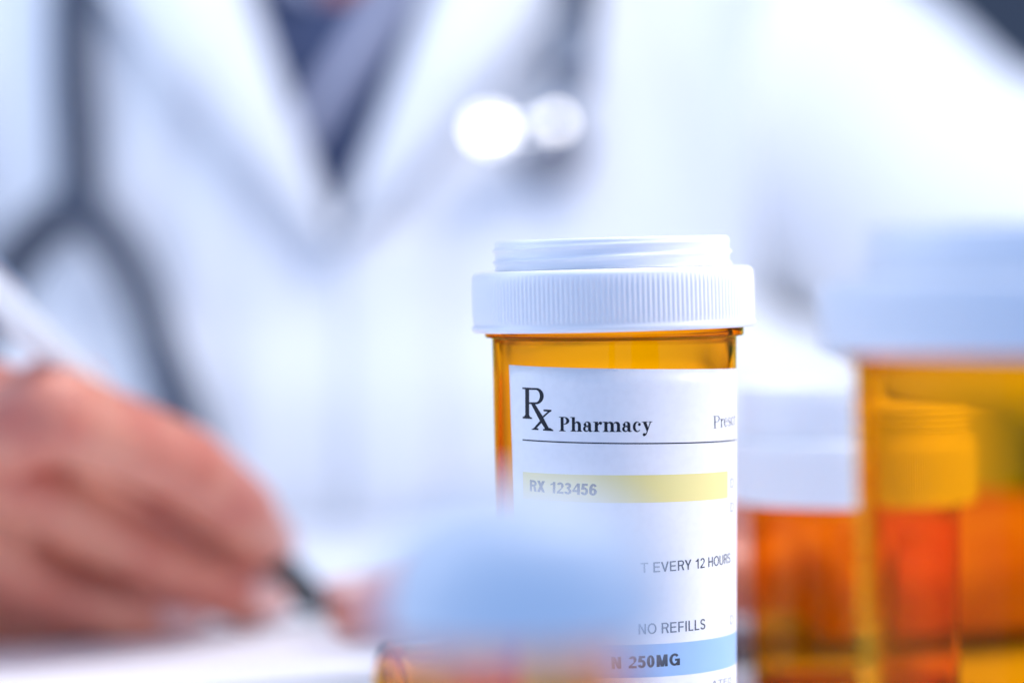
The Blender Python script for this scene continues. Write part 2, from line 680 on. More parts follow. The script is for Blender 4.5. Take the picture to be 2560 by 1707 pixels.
def glyph_light(ch):
    """thin roman letters"""
    g = []
    if ch == 'P':
        g += box2(.14, .26, 0, 1) + serif(.02, .40, 0, 1, .03) + serif(.02, .26, 1, -1, .03)
        g += ring_arc((.40, .74), (.38, .26), (.40, .74), (.27, .225), -90, 90) + box2(.26, .41, .965, 1) + box2(.26, .41, .48, .515)
        return g, .84
    if ch == 'r':
        g += box2(.12, .23, 0, XH) + serif(.02, .34, 0, 1, .03) + serif(.02, .22, XH, -1, .05)
        g += [[(.23, .50), (.23, .58), (.36, .69), (.48, .68), (.48, .58), (.36, .60)]]
        return g, .50
    if ch == 'e':
        g += ring_arc((.32, .345), (.28, .36), (.35, .345), (.19, .315), 0, 330, 26) + box2(.12, .60, .40, .44)
        return g, .66
    if ch == 's':
        g += ring_arc((.26, .52), (.2, .19), (.27, .52), (.12, .14), 20, 250) + ring_arc((.26, .18), (.2, .2), (.25, .18), (.12, .15), 200, 430)
        g += [strip((.12, .44), (.4, .25), .1)]
        return g, .54
    if ch == 'c':
        g += ring_arc((.34, .345), (.30, .36), (.38, .35), (.2, .31), 50, 318, 26)
        return g, .64
    return g, .4


def set_line(name, text, glyph, px0, py0, px1, py1, cap_px, mat):
    """letters along the straight label line from pixel 0 (left of baseline) to pixel 1 (right of baseline)"""
    a, b = np.array(uv(px0, py0)), np.array(uv(px1, py1))
    top = np.array(uv(px0, py0 - cap_px))
    cap = abs(top[1] - a[1])
    adv = [glyph(c) for c in text]
    total = sum(w for _, w in adv)
    d = (b - a)
    L = np.linalg.norm(d)
    d = d / L
    n = np.array((-d[1], d[0]))
    sx = L / total
    polys, x = [], 0.0
    for g, w in adv:
        for poly in g:
            polys.append([a + d * (x + p[0]) * sx + n * p[1] * cap for p in poly])
        x += w
    return uv_mesh(name, polys, mat)


def glyph_sans(ch, w=0.125):
    """plain grotesque capitals and figures; capital height = 1, stroke w; returns polys, advance"""
    g, h = [], w / 2

    def bowl(cx, cy, rx, ry, a0, a1, n=20):
        return ring_arc((cx, cy), (rx, ry), (cx, cy), (rx - w, ry - w * .92), a0, a1, n)
    t = w * .92
    if ch in 'EFLTIHNMVYXA1RD':
        if ch in 'EFLHNMRD':
            g += box2(.08, .08 + w, 0, 1)
        if ch == 'E':
            g += box2(.08, .64, 0, t) + box2(.08, .61, .5 - t / 2 + .02, .5 + t / 2 + .02) + box2(.08, .63, 1 - t, 1)
            return g, .72
        if ch == 'F':
            g += box2(.08, .57, .48 - t / 2, .48 + t / 2) + box2(.08, .60, 1 - t, 1)
            return g, .66
        if ch == 'L':
            g += box2(.08, .56, 0, t)
            return g, .62
        if ch == 'T':
            g += box2(.02, .66, 1 - t, 1) + box2(.34 - h, .34 + h, 0, 1)
            return g, .68
        if ch == 'I':
            return box2(.09, .09 + w, 0, 1), .18 + w
        if ch == 'H':
            g += box2(.67 - w, .67, 0, 1) + box2(.08, .67, .52 - t / 2, .52 + t / 2)
            return g, .76
        if ch == 'N':
            g += box2(.68 - w, .68, 0, 1) + [[(.08, 1), (.08 + w * 1.1, 1), (.68, 0), (.68 - w * 1.1, 0)]]
            return g, .77
        if ch == 'M':
            g += box2(.82 - w, .82, 0, 1)
            g += [[(.08, 1), (.08 + w * 1.2, 1), (.45 + h, 0), (.45 - h, 0)], [(.82, 1), (.82 - w * 1.2, 1), (.45 - h, 0), (.45 + h, 0)]]
            return g, .91
        if ch == 'V':
            g += [[(.0, 1), (w * 1.1, 1), (.34 + h, 0), (.34 - h, 0)], [(.68, 1), (.68 - w * 1.1, 1), (.34 - h, 0), (.34 + h, 0)]]
            return g, .69
        if ch == 'A':
            g += [[(.0, 0), (w * 1.1, 0), (.34 + h, 1), (.34 - h, 1)], [(.68, 0), (.68 - w * 1.1, 0), (.34 - h, 1), (.34 + h, 1)]] + box2(.15, .53, .26, .26 + t)
            return g, .69
        if ch == 'Y':
            g += [[(.0, 1), (w * 1.2, 1), (.34 + h, .40), (.34 - h, .40)], [(.68, 1), (.68 - w * 1.2, 1), (.34 - h, .40), (.34 + h, .40)]] + box2(.34 - h, .34 + h, 0, .44)
            return g, .69
        if ch == 'X':
            g += [[(.0, 1), (w * 1.25, 1), (.66, 0), (.66 - w * 1.25, 0)], [(.66, 1), (.66 - w * 1.25, 1), (0, 0), (w * 1.25, 0)]]
            return g, .68
        if ch == '1':
            g += box2(.30, .30 + w, 0, 1) + [[(.10, .80), (.10, .69), (.31, .74), (.33, 1), (.27, .88)]]
            return g, .56
        if ch == 'R':
            g += box2(.08, .42, 1 - t, 1) + box2(.08, .42, .44, .44 + t) + bowl(.42, .72, .26, .28, -90, 90)
            g += [[(.40, .46), (.40 + w, .46), (.69, 0), (.69 - w * 1.15, 0)]]
            return g, .73
        if ch == 'D':
            g += box2(.08, .36, 1 - t, 1) + box2(.08, .36, 0, t) + bowl(.36, .5, .34, .5, -90, 90)
            return g, .77
    if ch == 'O':
        return bowl(.40, .5, .37, .515, 0, 360, 32), .80
    if ch == 'G':
        g += bowl(.40, .5, .37, .515, 40, 330, 30) + box2(.42, .77, .38, .38 + t) + box2(.77 - w, .77, 0, .45)
        return g, .82
    if ch == 'U':
        g += box2(.07, .07 + w, .30, 1) + box2(.67 - w, .67, .30, 1) + bowl(.37, .31, .30, .325, 180, 360)
        return g, .75
    if ch == 'S':
        g += bowl(.34, .735, .27, .275, 15, 270) + bowl(.34, .27, .29, .28, -165, 90)
        g += [[(.34, .46), (.34, .46 + t), (.50, .50), (.34, .55 - t)]]
        return g, .69
    if ch == '2':
        g += bowl(.30, .72, .25, .285, -20, 165) + box2(.04, .55, 0, t)
        g += [[(.545 - w, .66), (.55, .70), (.50, .54), (.18, .10), (.03, .06), (.10, .22), (.38, .50)]]
        return g, .58
    if ch == '3':
        g += bowl(.28, .74, .235, .26, -90, 165) + bowl(.28, .26, .265, .275, -165, 90) + box2(.20, .29, .47, .47 + t)
        return g, .58
    if ch == '4':
        g += box2(.36, .36 + w, 0, 1) + box2(.02, .57, .23, .23 + t) + [[(.02, .23), (.02, .34), (.36, 1), (.40, 1), (.40, .82), (.14, .33)]]
        return g, .58
    if ch == '5':
        g += bowl(.28, .33, .265, .345, -160, 135) + box2(.11, .51, 1 - t, 1) + [[(.06, .46), (.12, 1), (.12 + w, 1), (.06 + w * 1.1, .50)]]
        return g, .58
    if ch == '6':
        g += bowl(.29, .31, .255, .325, 0, 360, 28) + ring_arc((.31, .5), (.275, .515), (.32, .5), (.275 - w, .515 - t), 38, 200)
        return g, .58
    if ch == '0':
        return bowl(.28, .5, .25, .515, 0, 360, 30), .58
    return g, .32


def font_line(name, text, px0, py0, px1, py1, cap_px, mat, bold=0.125):
    return set_line(name, text, lambda c: glyph_sans(c, bold), px0, py0, px1, py1, cap_px, mat)


def zr(x, y):
    """pixel of the enlarged prescription mark -> photograph pixel"""
    return uv(1280 + x / 6.19, 940 + y / 6.19)


def zpoly(pts):
    return [zr(*p) for p in pts]


# the prescription sign
rx = [zpoly([(205, 178), (266, 182), (266, 652), (207, 648)]),
      zpoly([(160, 175), (270, 179), (270, 208), (205, 205), (162, 196)]),
      zpoly([(166, 626), (205, 622), (268, 628), (312, 640), (312, 662), (166, 654)]),
      zpoly([(200, 600), (268, 606), (290, 640), (185, 636)]),
      zpoly([(265, 181), (372, 184), (372, 214), (265, 210)]),
      zpoly([(265, 404), (372, 404), (372, 434), (265, 432)]),
      zpoly([(294, 424), (356, 428), (470, 610), (592, 842), (530, 842), (420, 668)]),
      zpoly([(560, 543), (600, 543), (492, 640), (470, 625)]), zpoly([(488, 515), (612, 520), (610, 545), (590, 553), (490, 542)]),
      zpoly([(452, 672), (474, 706), (378, 808), (332, 808)]), zpoly([(305, 818), (345, 800), (410, 808), (410, 834), (305, 828)]),
      zpoly([(480, 820), (530, 806), (590, 800), (640, 832), (640, 850), (480, 840)])]
for q in ring_arc((372, 309), (120, 126), (368, 309), (64, 96), -90, 90, 18):
    rx.append(zpoly(q))
uv_mesh("prescription_sign", rx, M["ink"])
set_line("printed_text", "Pharmacy", glyph_bold, 1397, 1077.5, 1630, 1078.5, 36, M["ink"])
set_line("printed_text", "Prescr", glyph_light, 1783, 1071, 1837.5, 1060, 31, M["ink_soft"])

# rule under the heading
a, b = np.array(uv(1306.5, 1099)), np.array(uv(1700, 1107.2))
DIR = (b - a) / np.linalg.norm(b - a)
NRM = np.array((-DIR[1], DIR[0]))
print("text slope", DIR[1] / DIR[0])
uv_mesh("printed_rule", [strip(a, a + DIR * 0.0400, 0.00018)], M["ink"])

# yellow band
ya, yb, yd = np.array(uv(1307, 1179)), np.array(uv(1819.5, 1176.5)), np.array(uv(1560, 1260))
yt = np.array(uv(1560, 1191))
d = (yb - ya) / np.linalg.norm(yb - ya)
n = np.array((-d[1], d[0]))
hh = abs(np.dot(yd - yt, n))
uv_mesh("printed_band", [[ya, yb, yb - n * hh, ya - n * hh]], M["yellow"], off=LAB_OFF + 0.00001)
font_line("printed_text", "RX 123456", 1323, 1227, 1493, 1238, 28, M["ink_soft"], bold=0.19)
font_line("printed_text", "T EVERY 12 HOURS", 1601, 1431.5, 1826, 1405, 25, M["ink_soft"], bold=0.13)
font_line("printed_text", "NO REFILLS", 1594, 1585, 1764.5, 1571, 26, M["ink_soft"], bold=0.13)
# blue band
ba, bb, bt = np.array(uv(1604, 1610.5)), np.array(uv(1826, 1584.5)), np.array(uv(1640, 1690))
d = (bb - ba) / np.linalg.norm(bb - ba)
n = np.array((-d[1], d[0]))
hh = abs(np.dot(bt - np.array(uv(1640, 1608)), n))
uv_mesh("printed_band", [[ba - d * 0.0175, bb + d * 0.006, bb + d * 0.006 - n * hh, ba - d * 0.0175 - n * hh]], M["blue"],
        off=LAB_OFF + 0.00001)
font_line("printed_text", "N 250MG", 1526, 1671, 1701.5, 1661, 30, M["ink"], bold=0.205)
# letters just vanishing round the right edge
for (px, py) in ((1824.5, 1219), (1824.5, 1279.5), (1823.5, 1560)):
    font_line("printed_text", "D", px, py, px + 10, py - 1.8, 23, M["ink_faint"], bold=0.10)
font_line("printed_text", "ATED", 1778, 1717, 1829, 1706, 16, M["ink_faint"])

# the other bottles
bigx = (2440 * 1.08844 - 1280) / FPX * 0.322
make_vial("pill_bottle", "wide unlabelled amber pill bottle with white cap cut off by the right edge", bigx, 0.322,
          0.0235, 0.0272, 0.0830, 0.0084, 0.0056, ribs=210, phase=1.0)
sx_ = (1945 * 1.08844 - 1280) / FPX * 0.528
make_vial("pill_bottle", "shorter amber pill bottle with white cap seen between two larger bottles", sx_, 0.528,
          0.0183, 0.0221, 0.0572, 0.0118, 0.0096, Rr=0.0202, phase=4.0)
FD = 0.226
fx_ = (1190 * 1.08844 - 1280) / FPX * FD
fg = tag(empty("pill_bottle", (fx_, FD, 0)), "small blurred pill bottle with rounded white cap nearest in the foreground", "pill bottle")
v, f = vial_body(0.0084, 0.05, 0.0492, taper=0.006, flange=0.0007, neck_top=0.0525, n=96)
fix_normals(mesh_obj("body", v, f, M["amber"], fg))
pr = [(0.0098, 0.0494), (0.0100, 0.0490), (0.0114, 0.0490), (0.0117, 0.0493), (0.0117, 0.0500), (0.0115, 0.0503)]
pr += [(0.0115, 0.0506 + 0.0020 * k / 5) for k in range(6)]
pr += [(0.0114, 0.0540), (0.0110, 0.0558), (0.0100, 0.0577), (0.0085, 0.0593), (0.0064, 0.0605), (0.0036, 0.0613), (0, 0.0616),
       (0, 0.0600), (0.0050, 0.0594), (0.0080, 0.0575), (0.0094, 0.0555), (0.0098, 0.0530)]


def grip(r, z, t, i):
    return r + (0.00016 * (0.5 + 0.5 * math.cos(t * 84)) if 6 <= i <= 11 else 0)


v, f = lathe(pr, 504, grip, closed=False)
last = len(v) - 504
for k in range(504):
    f.append((last + k, last + (k + 1) % 504, (k + 1) % 504, k))
fix_normals(mesh_obj("cap", v, f, M["cap"], fg))

# small amber bottle lying on its side
lie = tag(empty("pill_bottle", (-0.0215, 0.476, 0.0)), "small amber bottle lying on its side behind the nearest rounded white cap", "pill bottle")
v, f = vial_body(0.0080, 0.05, 0.044, taper=0.008, flange=0.0008, neck_top=0.050, n=96)
lb = mesh_obj("body", v, f, M["amber"], lie)
fix_normals(lb)
lb.rotation_euler = (0, math.radians(89.5), math.radians(24))
lb.location = (0, 0, 0.0089)

# ------------------------------------------------------------------ the person
person = tag(empty("person", (-0.055, 1.05, -0.25)), "person in white coat and blue shirt writing with a pen behind the bottles", "person")
PX = Vector((-0.055, 1.05, -0.25))


def local(v):
    return Vector(v) - PX


XC, YC = -0.055, 1.05


def torso_ab(z):
    """half width, half depth of the torso at height z"""
    k = [(-0.26, .235, .132), (-0.10, .235, .132), (0.036, .232, .134), (0.068, .136, .128), (0.14, .139, .126), (0.20, .150, .112), (0.24, .115, .090),
         (0.265, .070, .066), (0.30, .056, .056)]
    if z <= k[0][0]:
        return k[0][1:]
    for (z0, a0, b0), (z1, a1, b1) in zip(k[:-1], k[1:]):
        if z <= z1:
            t = (z - z0) / (z1 - z0)
            t = t * t * (3 - 2 * t)
            return a0 + (a1 - a0) * t, b0 + (b1 - b0) * t
    return k[-1][1:]


def folds(x, z):
    """cloth relief (outwards positive)"""
    f = 0.0
    p = Vector((x * 9.0, z * 5.0, 0.3))
    f += 0.0058 * noise.noise(p)
    # soft drag folds running down from each shoulder towards the button
    for (x0, z0, ang, w, amp, ln) in ((-0.150, 0.06, 62, .011, .006, .16), (-0.120, 0.03, 70, .010, .006, .13), (0.045, 0.06, 100, .012, .005, .16),
                                      (0.015, 0.00, 75, .010, .004, .10), (-0.085, 0.02, 84, .009, .004, .12), (0.075, 0.10, 108, .010, .006, .16)):
        a = math.radians(ang)
        dx, dz = x - x0, z - z0
        along = dx * math.cos(a) + dz * math.sin(a)
        across = -dx * math.sin(a) + dz * math.cos(a)
        f += 1.1 * amp * math.exp(-(across / w) ** 2 - (along / ln) ** 2)
    return f


def torso_pt(x, z, off=0.0, fold=True):
    """point on the front of the torso at world x, z, pushed out by off"""
    a, b = torso_ab(z)
    u = max(-.985, min(.985, (x - XC) / a))
    y = YC - b * (1 - abs(u) ** 2.7) ** (1 / 2.7)
    o = off + (folds(x, z) if fold else 0)
    return Vector((x, y - o, z))


def loft(z0, z1, nz, nt, off, keep=None, fold=True):
    verts, faces = [], []
    for j in range(nz + 1):
        z = z0 + (z1 - z0) * j / nz
        a, b = torso_ab(z)
        for i in range(nt):
            t = 2 * math.pi * i / nt
            c, s = math.cos(t), math.sin(t)
            r = (abs(c) ** 2.7 + abs(s) ** 2.7) ** (-1 / 2.7)
            x, y = XC + (a + off) * r * c, YC - (b + off) * r * s
            if fold:
                x += folds(x, z) * c * .6
                y -= folds(x, z) * (s if s > 0 else s * .4)
            verts.append(local((x, y, z)))
    for j in range(nz):
        for i in range(nt):
            i2 = (i + 1) % nt
            if keep is None or keep(verts[j * nt + i] + PX, verts[(j + 1) * nt + i2] + PX):
                faces.append((j * nt + i, j * nt + i2, (j + 1) * nt + i2, (j + 1) * nt + i))
    return verts, faces


VB = Vector((-0.0560, 0, 0.0900))       # foot of the V neckline
VLX, VRX = -0.0825, -0.0255              # its edges at z = .168
VZ = 0.168


def v_edges(z):
    t = (z - VB.z) / (VZ - VB.z)
    return VB.x + (VLX - VB.x) * t, VB.x + (VRX - VB.x) * t


def keep_coat(p, q):
    x, z = (p.x + q.x) / 2, (p.z + q.z) / 2
    if p.y > YC or z < VB.z:
        return True
    l, r = v_edges(z)
    return not (l - 0.004 < x < r + 0.004)


# shirt under the coat
v, f = loft(-0.1, 0.262, 90, 200, 0.002, lambda p, q: p.y > YC or p.z < 0.166 or abs(p.x + 0.052) > 0.002 + (p.z - 0.166) * 0.62, fold=False)
shirt = mesh_obj("shirt", v, f, M["shirt"], person)
# coat with the open V
v, f = loft(-0.26, 0.258, 150, 320, 0.008, keep_coat)
coat = mesh_obj("coat", v, f, M["coat"], person)
so = coat.modifiers.new("thick", 'SOLIDIFY')
so.thickness = 0.0016
so.offset = -1


def panel(name, rows, mat, parent, thick=0.0018):
    """sheet through rows of world points"""
    verts, faces = [], []
    n = len(rows[0])
    for r in rows:
        verts += [local(p) for p in r]
    for j in range(len(rows) - 1):
        for i in range(n - 1):
            a = j * n + i
            faces.append((a, a + 1, a + n + 1, a + n))
    o = mesh_obj(name, verts, faces, mat, parent)
    s = o.modifiers.new("thick", 'SOLIDIFY')
    s.thickness = thick
    s.offset = 0
    return o


# lapels folded back along both edges of the V
for side in (-1, 1):
    rows = []
    for j in range(41):
        t = j / 40
        z = VB.z - 0.002 + (0.262 - VB.z) * t
        l, r = v_edges(z)
        e = l if side < 0 else r
        w = (0.010 + 0.046 * min(1, t * 1.9) ** .8) * (1.0 if t < .78 else 1 - (t - .78) * 1.2)
        row = []
        for i in range(13):
            s = i / 12
            x = e + side * w * s
            zz = z + 0.010 * s
            off = 0.0130 + 0.0060 * math.sin(math.pi * min(1, s * 1.15)) + 0.0065 * s
            p = torso_pt(x, zz, off, True)
            row.append(p)
        rows.append(row)
    panel("lapel", rows, M["coat"], coat)
# front edge of the overlapping panel below the V, and two buttons
rows = []
for j in range(31):
    z = -0.2 + (VB.z + 0.004 + 0.2) * j / 30
    rows.append([torso_pt(VB.x + 0.002 + 0.030 * i / 6, z, 0.0108 + 0.0004 * i) for i in range(7)])
panel("button_placket", rows, M["coat"], coat, 0.0022)
# shirt front band crossing over, and the far collar edge
rows = []
for j in range(25):
    z = 0.100 + 0.100 * j / 24
    c = -0.0640 + (z - 0.1275) * 0.66
    w = 0.0065 * min(1, .3 + j / 8)
    rows.append([torso_pt(c + w * (i / 3 - 1), z + .003 * i / 6, 0.0045 + 0.0016 * math.sin(i / 6 * math.pi), False) for i in range(7)])
panel("shirt_collar", rows, M["shirt_collar"], shirt)
rows = []
for j in range(17):
    z = 0.168 + 0.080 * j / 16
    c = -0.0560 - (z - 0.160) * 0.62
    rows.append([torso_pt(c - .012 * i / 5, z + .004 * i / 5, 0.0045 + 0.0016 * math.sin(i / 5 * math.pi), False) for i in range(6)])
panel("shirt_collar", rows, M["shirt_collar"], shirt)


# sleeves
def sleeve(name, pts, parent, seed):
    path = catmull(pts, 14)

    def fr(r, s, t, c):
        n1 = noise.noise(Vector((c.x * 26 + seed, c.y * 22, c.z * 26 + math.cos(t) * 1.4 + math.sin(t) * .9)))
        n2 = math.sin(s * 34 + 1.6 * math.sin(t + seed) + seed)
        bend = math.exp(-((s - .52) / .16) ** 2)
        return r * (1 + 0.055 * n1 + (0.018 + 0.04 * bend) * n2)
    v, f = tube([tuple(p) for p in path], 48, fr)
    return mesh_obj(name, [local(p) for p in v], f, M["coat"], parent)


sleeve("sleeve", [(0.032, 1.05, 0.174, .062), (0.090, 1.035, 0.142, .061), (0.160, 1.005, 0.094, .058), (0.232, 0.945, 0.058, .053),
                  (0.224, 0.815, 0.048, .045), (0.190, 0.700, 0.036, .034), (0.172, 0.660, 0.030, .029)], coat, 1.3)
sleeve("sleeve", [(-0.145, 1.03, 0.170, .062), (-0.195, 1.005, 0.140, .064), (-0.265, 0.955, 0.085, .057), (-0.300, 0.870, 0.058, .052),
                  (-0.262, 0.740, 0.050, .045), (-0.205, 0.620, 0.048, .038), (-0.185, 0.590, 0.047, .036)], coat, 4.1)


# ---- body: hands and forearms at fine resolution, trunk and neck coarser, one mesh
def blobs_to_mesh(caps, voxel, smooth_it, ell=()):
    bm = bmesh.new()
    for (p0, r0, p1, r1) in caps:
        tb = bmesh.new()
        for p, r in ((p0, r0), (p1, r1)):
            ret = bmesh.ops.create_icosphere(tb, subdivisions=3, radius=r)
            for v in ret["verts"]:
                v.co += Vector(p)
        res = bmesh.ops.convex_hull(tb, input=tb.verts[:])
        dead = list({g for g in res["geom_interior"] if isinstance(g, bmesh.types.BMVert)})
        bmesh.ops.delete(tb, geom=dead, context='VERTS')
        me = bpy.data.meshes.new("tmp")
        tb.to_mesh(me)
        tb.free()
        bm.from_mesh(me)
        bpy.data.meshes.remove(me)
    for (c, rad) in ell:
        ret = bmesh.ops.create_icosphere(bm, subdivisions=3, radius=1.0)
        for v in ret["verts"]:
            v.co = Vector((v.co.x * rad[0] + c[0], v.co.y * rad[1] + c[1], v.co.z * rad[2] + c[2]))
    me = bpy.data.meshes.new("tmp_union")
    bm.to_mesh(me)
    bm.free()
    o = bpy.data.objects.new("tmp_union", me)
    COL.objects.link(o)
    r = o.modifiers.new("r", 'REMESH')
    r.mode = 'VOXEL'
    r.voxel_size = voxel
    s = o.modifiers.new("s", 'SMOOTH')
    s.factor = 0.5
    s.iterations = smooth_it
    dg = bpy.context.evaluated_depsgraph_get()
    out = bpy.data.meshes.new_from_object(o.evaluated_get(dg))
    bpy.data.objects.remove(o)
    bpy.data.meshes.remove(me)
    return out


def chain(pts):
    return [(pts[i][0], pts[i][1], pts[i + 1][0], pts[i + 1][1]) for i in range(len(pts) - 1)]


# writing hand (joints read at their own distances): knuckle, middle joint, end joint, tip
RI = [(at(115, 941, .557), .0093), (at(430, 1070, .583), .0084), (at(550, 1167, .606), .0077), (at(602, 1238, .624), .0065)]
RM = [(at(10, 1088, .576), .0090), (at(290, 1236, .600), .0081), (at(450, 1320, .615), .0075), (at(568, 1377, .625), .0062)]
RR = [(at(-90, 1218, .582), .0092), (at(100, 1352, .602), .0078), (at(275, 1406, .611), .0071), (at(380, 1425, .616), .0060)]
RP = [(at(-150, 1330, .590), .0090), (at(-30, 1420, .606), .0070), (at(100, 1436, .610), .0064), (at(185, 1440, .614), .0054)]
RT = [(at(-260, 1010, .605), .0130), (at(20, 985, .617), .0108), (at(330, 1100, .632), .0093), (at(500, 1245, .643), .0074)]
RW = at(-520, 1150, .588)
caps = chain(RI) + chain(RM) + chain(RR) + chain(RP) + chain(RT)
for j, r in ((RI, .0094), (RM, .0092), (RR, .0094), (RP, .009), (RT, .013)):
    caps.append((RW, .0175, j[0][0], r))
caps += [(RW + Vector((.004, .012, .004)), .016, RT[0][0], .013), (RI[0][0] + Vector((-.012, .006, 0)), .0095, RM[0][0] + Vector((-.010, .006, 0)), .0095), (RM[0][0] + Vector((-.010, .006, 0)), .0095, RR[0][0] + Vector((-.010, .005, 0)), .009),
         (RR[0][0] + Vector((-.010, .005, 0)), .009, RP[0][0] + Vector((-.010, .004, 0)), .008), (RI[0][0] + Vector((0, .014, 0)), .011, RT[1][0], .0095)]
# heel of the palm behind the curled fingers
caps += [(RW, .016, at(150, 1260, .625), .011), (at(150, 1260, .625), .011, at(330, 1370, .632), .0075), (RW, .016, at(20, 1370, .622), .010)]
# forearm into the sleeve
caps += [(RW, .0215, Vector((-0.205, .625, .048)), .025), (Vector((-0.205, .625, .048)), .025, Vector((-0.285, .83, .055)), .036)]
# resting hand
def V(*a):
    return Vector(a)


LI = [(V(.060, .617, .0255), .0098), (V(.018, .612, .023), .0086), (V(-.010, .606, .0105), .0076), (V(-.0335, .602, .0078), .0066)]
LM = [(V(.050, .600, .033), .0104), (V(.022, .597, .029), .0088), (V(.008, .596, .016), .0080), (V(-.003, .595, .0085), .0068)]
LR = [(V(.049, .584, .029), .0100), (V(.024, .580, .024), .0084), (V(.011, .578, .0140), .0076), (V(.001, .577, .0080), .0064)]
LP = [(V(.058, .569, .019), .0090), (V(.038, .563, .017), .0074), (V(.026, .562, .011), .0066), (V(.016, .561, .0070), .0056)]
LT = [(V(.112, .630, .012), .0105), (V(.080, .650, .014), .0104), (V(.052, .655, .011), .0090), (V(.030, .652, .0085), .0076)]
LW = V(.142, .612, .0140)
caps += chain(LI) + chain(LM) + chain(LR) + chain(LP) + chain(LT)
for j, r in ((LI, .012), (LM, .012), (LR, .0115), (LP, .0105), (LT, .013)):
    caps.append((LW, .0130, j[0][0] + V(.006, 0, -.006), min(r, .0098) - .001))
caps += [(LI[0][0], .0115, LM[0][0], .0115), (LM[0][0], .0115, LR[0][0], .011), (LR[0][0], .011, LP[0][0], .010),
         (LT[1][0], .010, LI[0][0], .010), (LW, .0155, V(.178, .675, .026), .019), (V(.178, .675, .026), .019, V(.220, .85, .044), .030)]
hand_me = blobs_to_mesh(caps, 0.0011, 4)
trunk = blobs_to_mesh([(V(XC, 1.05, .21), .050, V(XC, 1.04, .33), .050), (V(XC - .09, 1.05, .165), .040, V(XC + .09, 1.05, .165), .040),
                       (V(.040, 1.045, .168), .036, V(.156, 1.003, .092), .034), (V(.156, 1.003, .092), .034, V(.228, .942, .058), .034), (V(.228, .942, .058), .034, V(.216, .85, .048), .032),
                       (V(-.150, 1.03, .165), .036, V(-.262, .955, .086), .034), (V(-.262, .955, .086), .034, V(-.296, .87, .058), .034), (V(-.296, .87, .058), .034, V(-.283, .82, .055), .032)],
                      0.006, 3, ell=(((XC, 1.05, .06), (.135, .095, .19)), ((XC, 1.05, -.16), (.135, .095, .16))))
bm = bmesh.new()
bm.from_mesh(hand_me)
bm.from_mesh(trunk)
for v in bm.verts:
    v.co -= PX
me = bpy.data.meshes.new("body")
bm.to_mesh(me)
bm.free()
me.polygons.foreach_set("use_smooth", [True] * len(me.polygons))
me.materials.clear()
me.materials.append(M["skin"])
body = bpy.data.objects.new("body", me)
COL.objects.link(body)
body.parent = person


def nail(tip, prev, out, size=(.0052, .0062, .0011)):
    d = (tip - prev).normalized()
    o_ = (out - d * out.dot(d)).normalized()
    s = d.cross(o_)
    v, f = lathe([(0, -1), (.5, -.86), (.86, -.5), (1, 0), (.86, .5), (.5, .86), (0, 1)], 20)
    pts = []
    for p in v:
        q = Vector(p)
        sgn = lambda a: math.copysign(abs(a) ** .75, a)
        l = s * sgn(q.x) * size[0] + d * sgn(q.y) * size[1] + o_ * (q.z * size[2] - .0022 * q.x * q.x)
        pts.append(local(tip + d * .0012 + l + o_ * .0059))
    return mesh_obj("fingernail", pts, f, M["nail"], body)


toward = Vector((0.35, -0.75, 0.55))
nail(RI[3][0], RI[2][0], Vector((0.75, -0.45, 0.5)))
nail(RM[3][0], RM[2][0], toward)
nail(RR[3][0], RR[2][0], toward)
nail(RP[3][0], RP[2][0], toward, (.0042, .005, .001))
for L_ in (LI, LM, LR, LP):
    nail(L_[3][0], L_[2][0], Vector((-.2, -.1, 1)))

# ------------------------------------------------------------------ pen
NIB = at(752, 1419, .650)
NIB.z = 0.0010
TOP = at(0, 688, .540)
ax = (TOP - NIB).normalized()
pen = tag(empty("pen", NIB), "silver white pen with black tip held in the writing hand", "pen")
pen.rotation_euler = ax.to_track_quat('Z', 'Y').to_euler()
v, f = lathe([(0, 0), (.0004, .0002), (.0007, .0014), (.0018, .0022), (.0032, .0065), (.0040, .012), (.0042, .017), (.0040, .034), (.0036, .046), (0, .046)], 32)
mesh_obj("tip", v, f, M["pen_black"], pen)
v, f = lathe([(0, .046), (.0033, .0461), (.0033, .048), (.0033, .06), (.0033, .150), (.0030, .1705), (.0027, .1725), (0, .1728)], 40)
mesh_obj("barrel", v, f, M["pen_white"], pen)
v, f = lathe([(0, .1728), (.0018, .1729), (.0018, .179), (.0015, .1802), (0, .1804)], 28)
mesh_obj("push_button", v, f, M["chrome"], pen)
v, f = [], []
cb = [(-.0008, .0036, .094), (.0008, .0036, .094), (.0008, .0052, .096), (-.0008, .0052, .096)]
bmx = bmesh.new()
bmesh.ops.create_cube(bmx, size=1)
for q in bmx.verts:
    q.co = Vector((q.co.x * .0022, .0046 + q.co.y * .0010 + (.0004 if q.co.z > 0 else 0), .154 + q.co.z * .034))
bmesh.ops.bevel(bmx, geom=bmx.edges[:], offset=.0003, segments=2, affect='EDGES')
cme = bpy.data.meshes.new("clip")
bmx.to_mesh(cme)
bmx.free()
cme.materials.append(M["chrome"])
clip = bpy.data.objects.new("clip", cme)
COL.objects.link(clip)
clip.parent = pen

# ------------------------------------------------------------------ stethoscope
ST0 = torso_pt(-0.139, 0.10, 0.02)
steth = tag(empty("stethoscope", ST0), "dark stethoscope hanging over the white coat with chrome chestpiece", "stethoscope")


def st_tube(name, pts, mat, r, parent=steth):
    """pts (x, z, off) over the coat, or full xyz Vectors"""
    P = []
    for p in pts:
        q = p if isinstance(p, Vector) else torso_pt(p[0], p[1], p[2])
        P.append((q.x - ST0.x, q.y - ST0.y, q.z - ST0.z, r))
    v, f = tube([tuple(p) for p in catmull(P, 10)], 18)
    return mesh_obj(name, v, f, mat, parent)


yoke = (-0.1385, 0.0985)
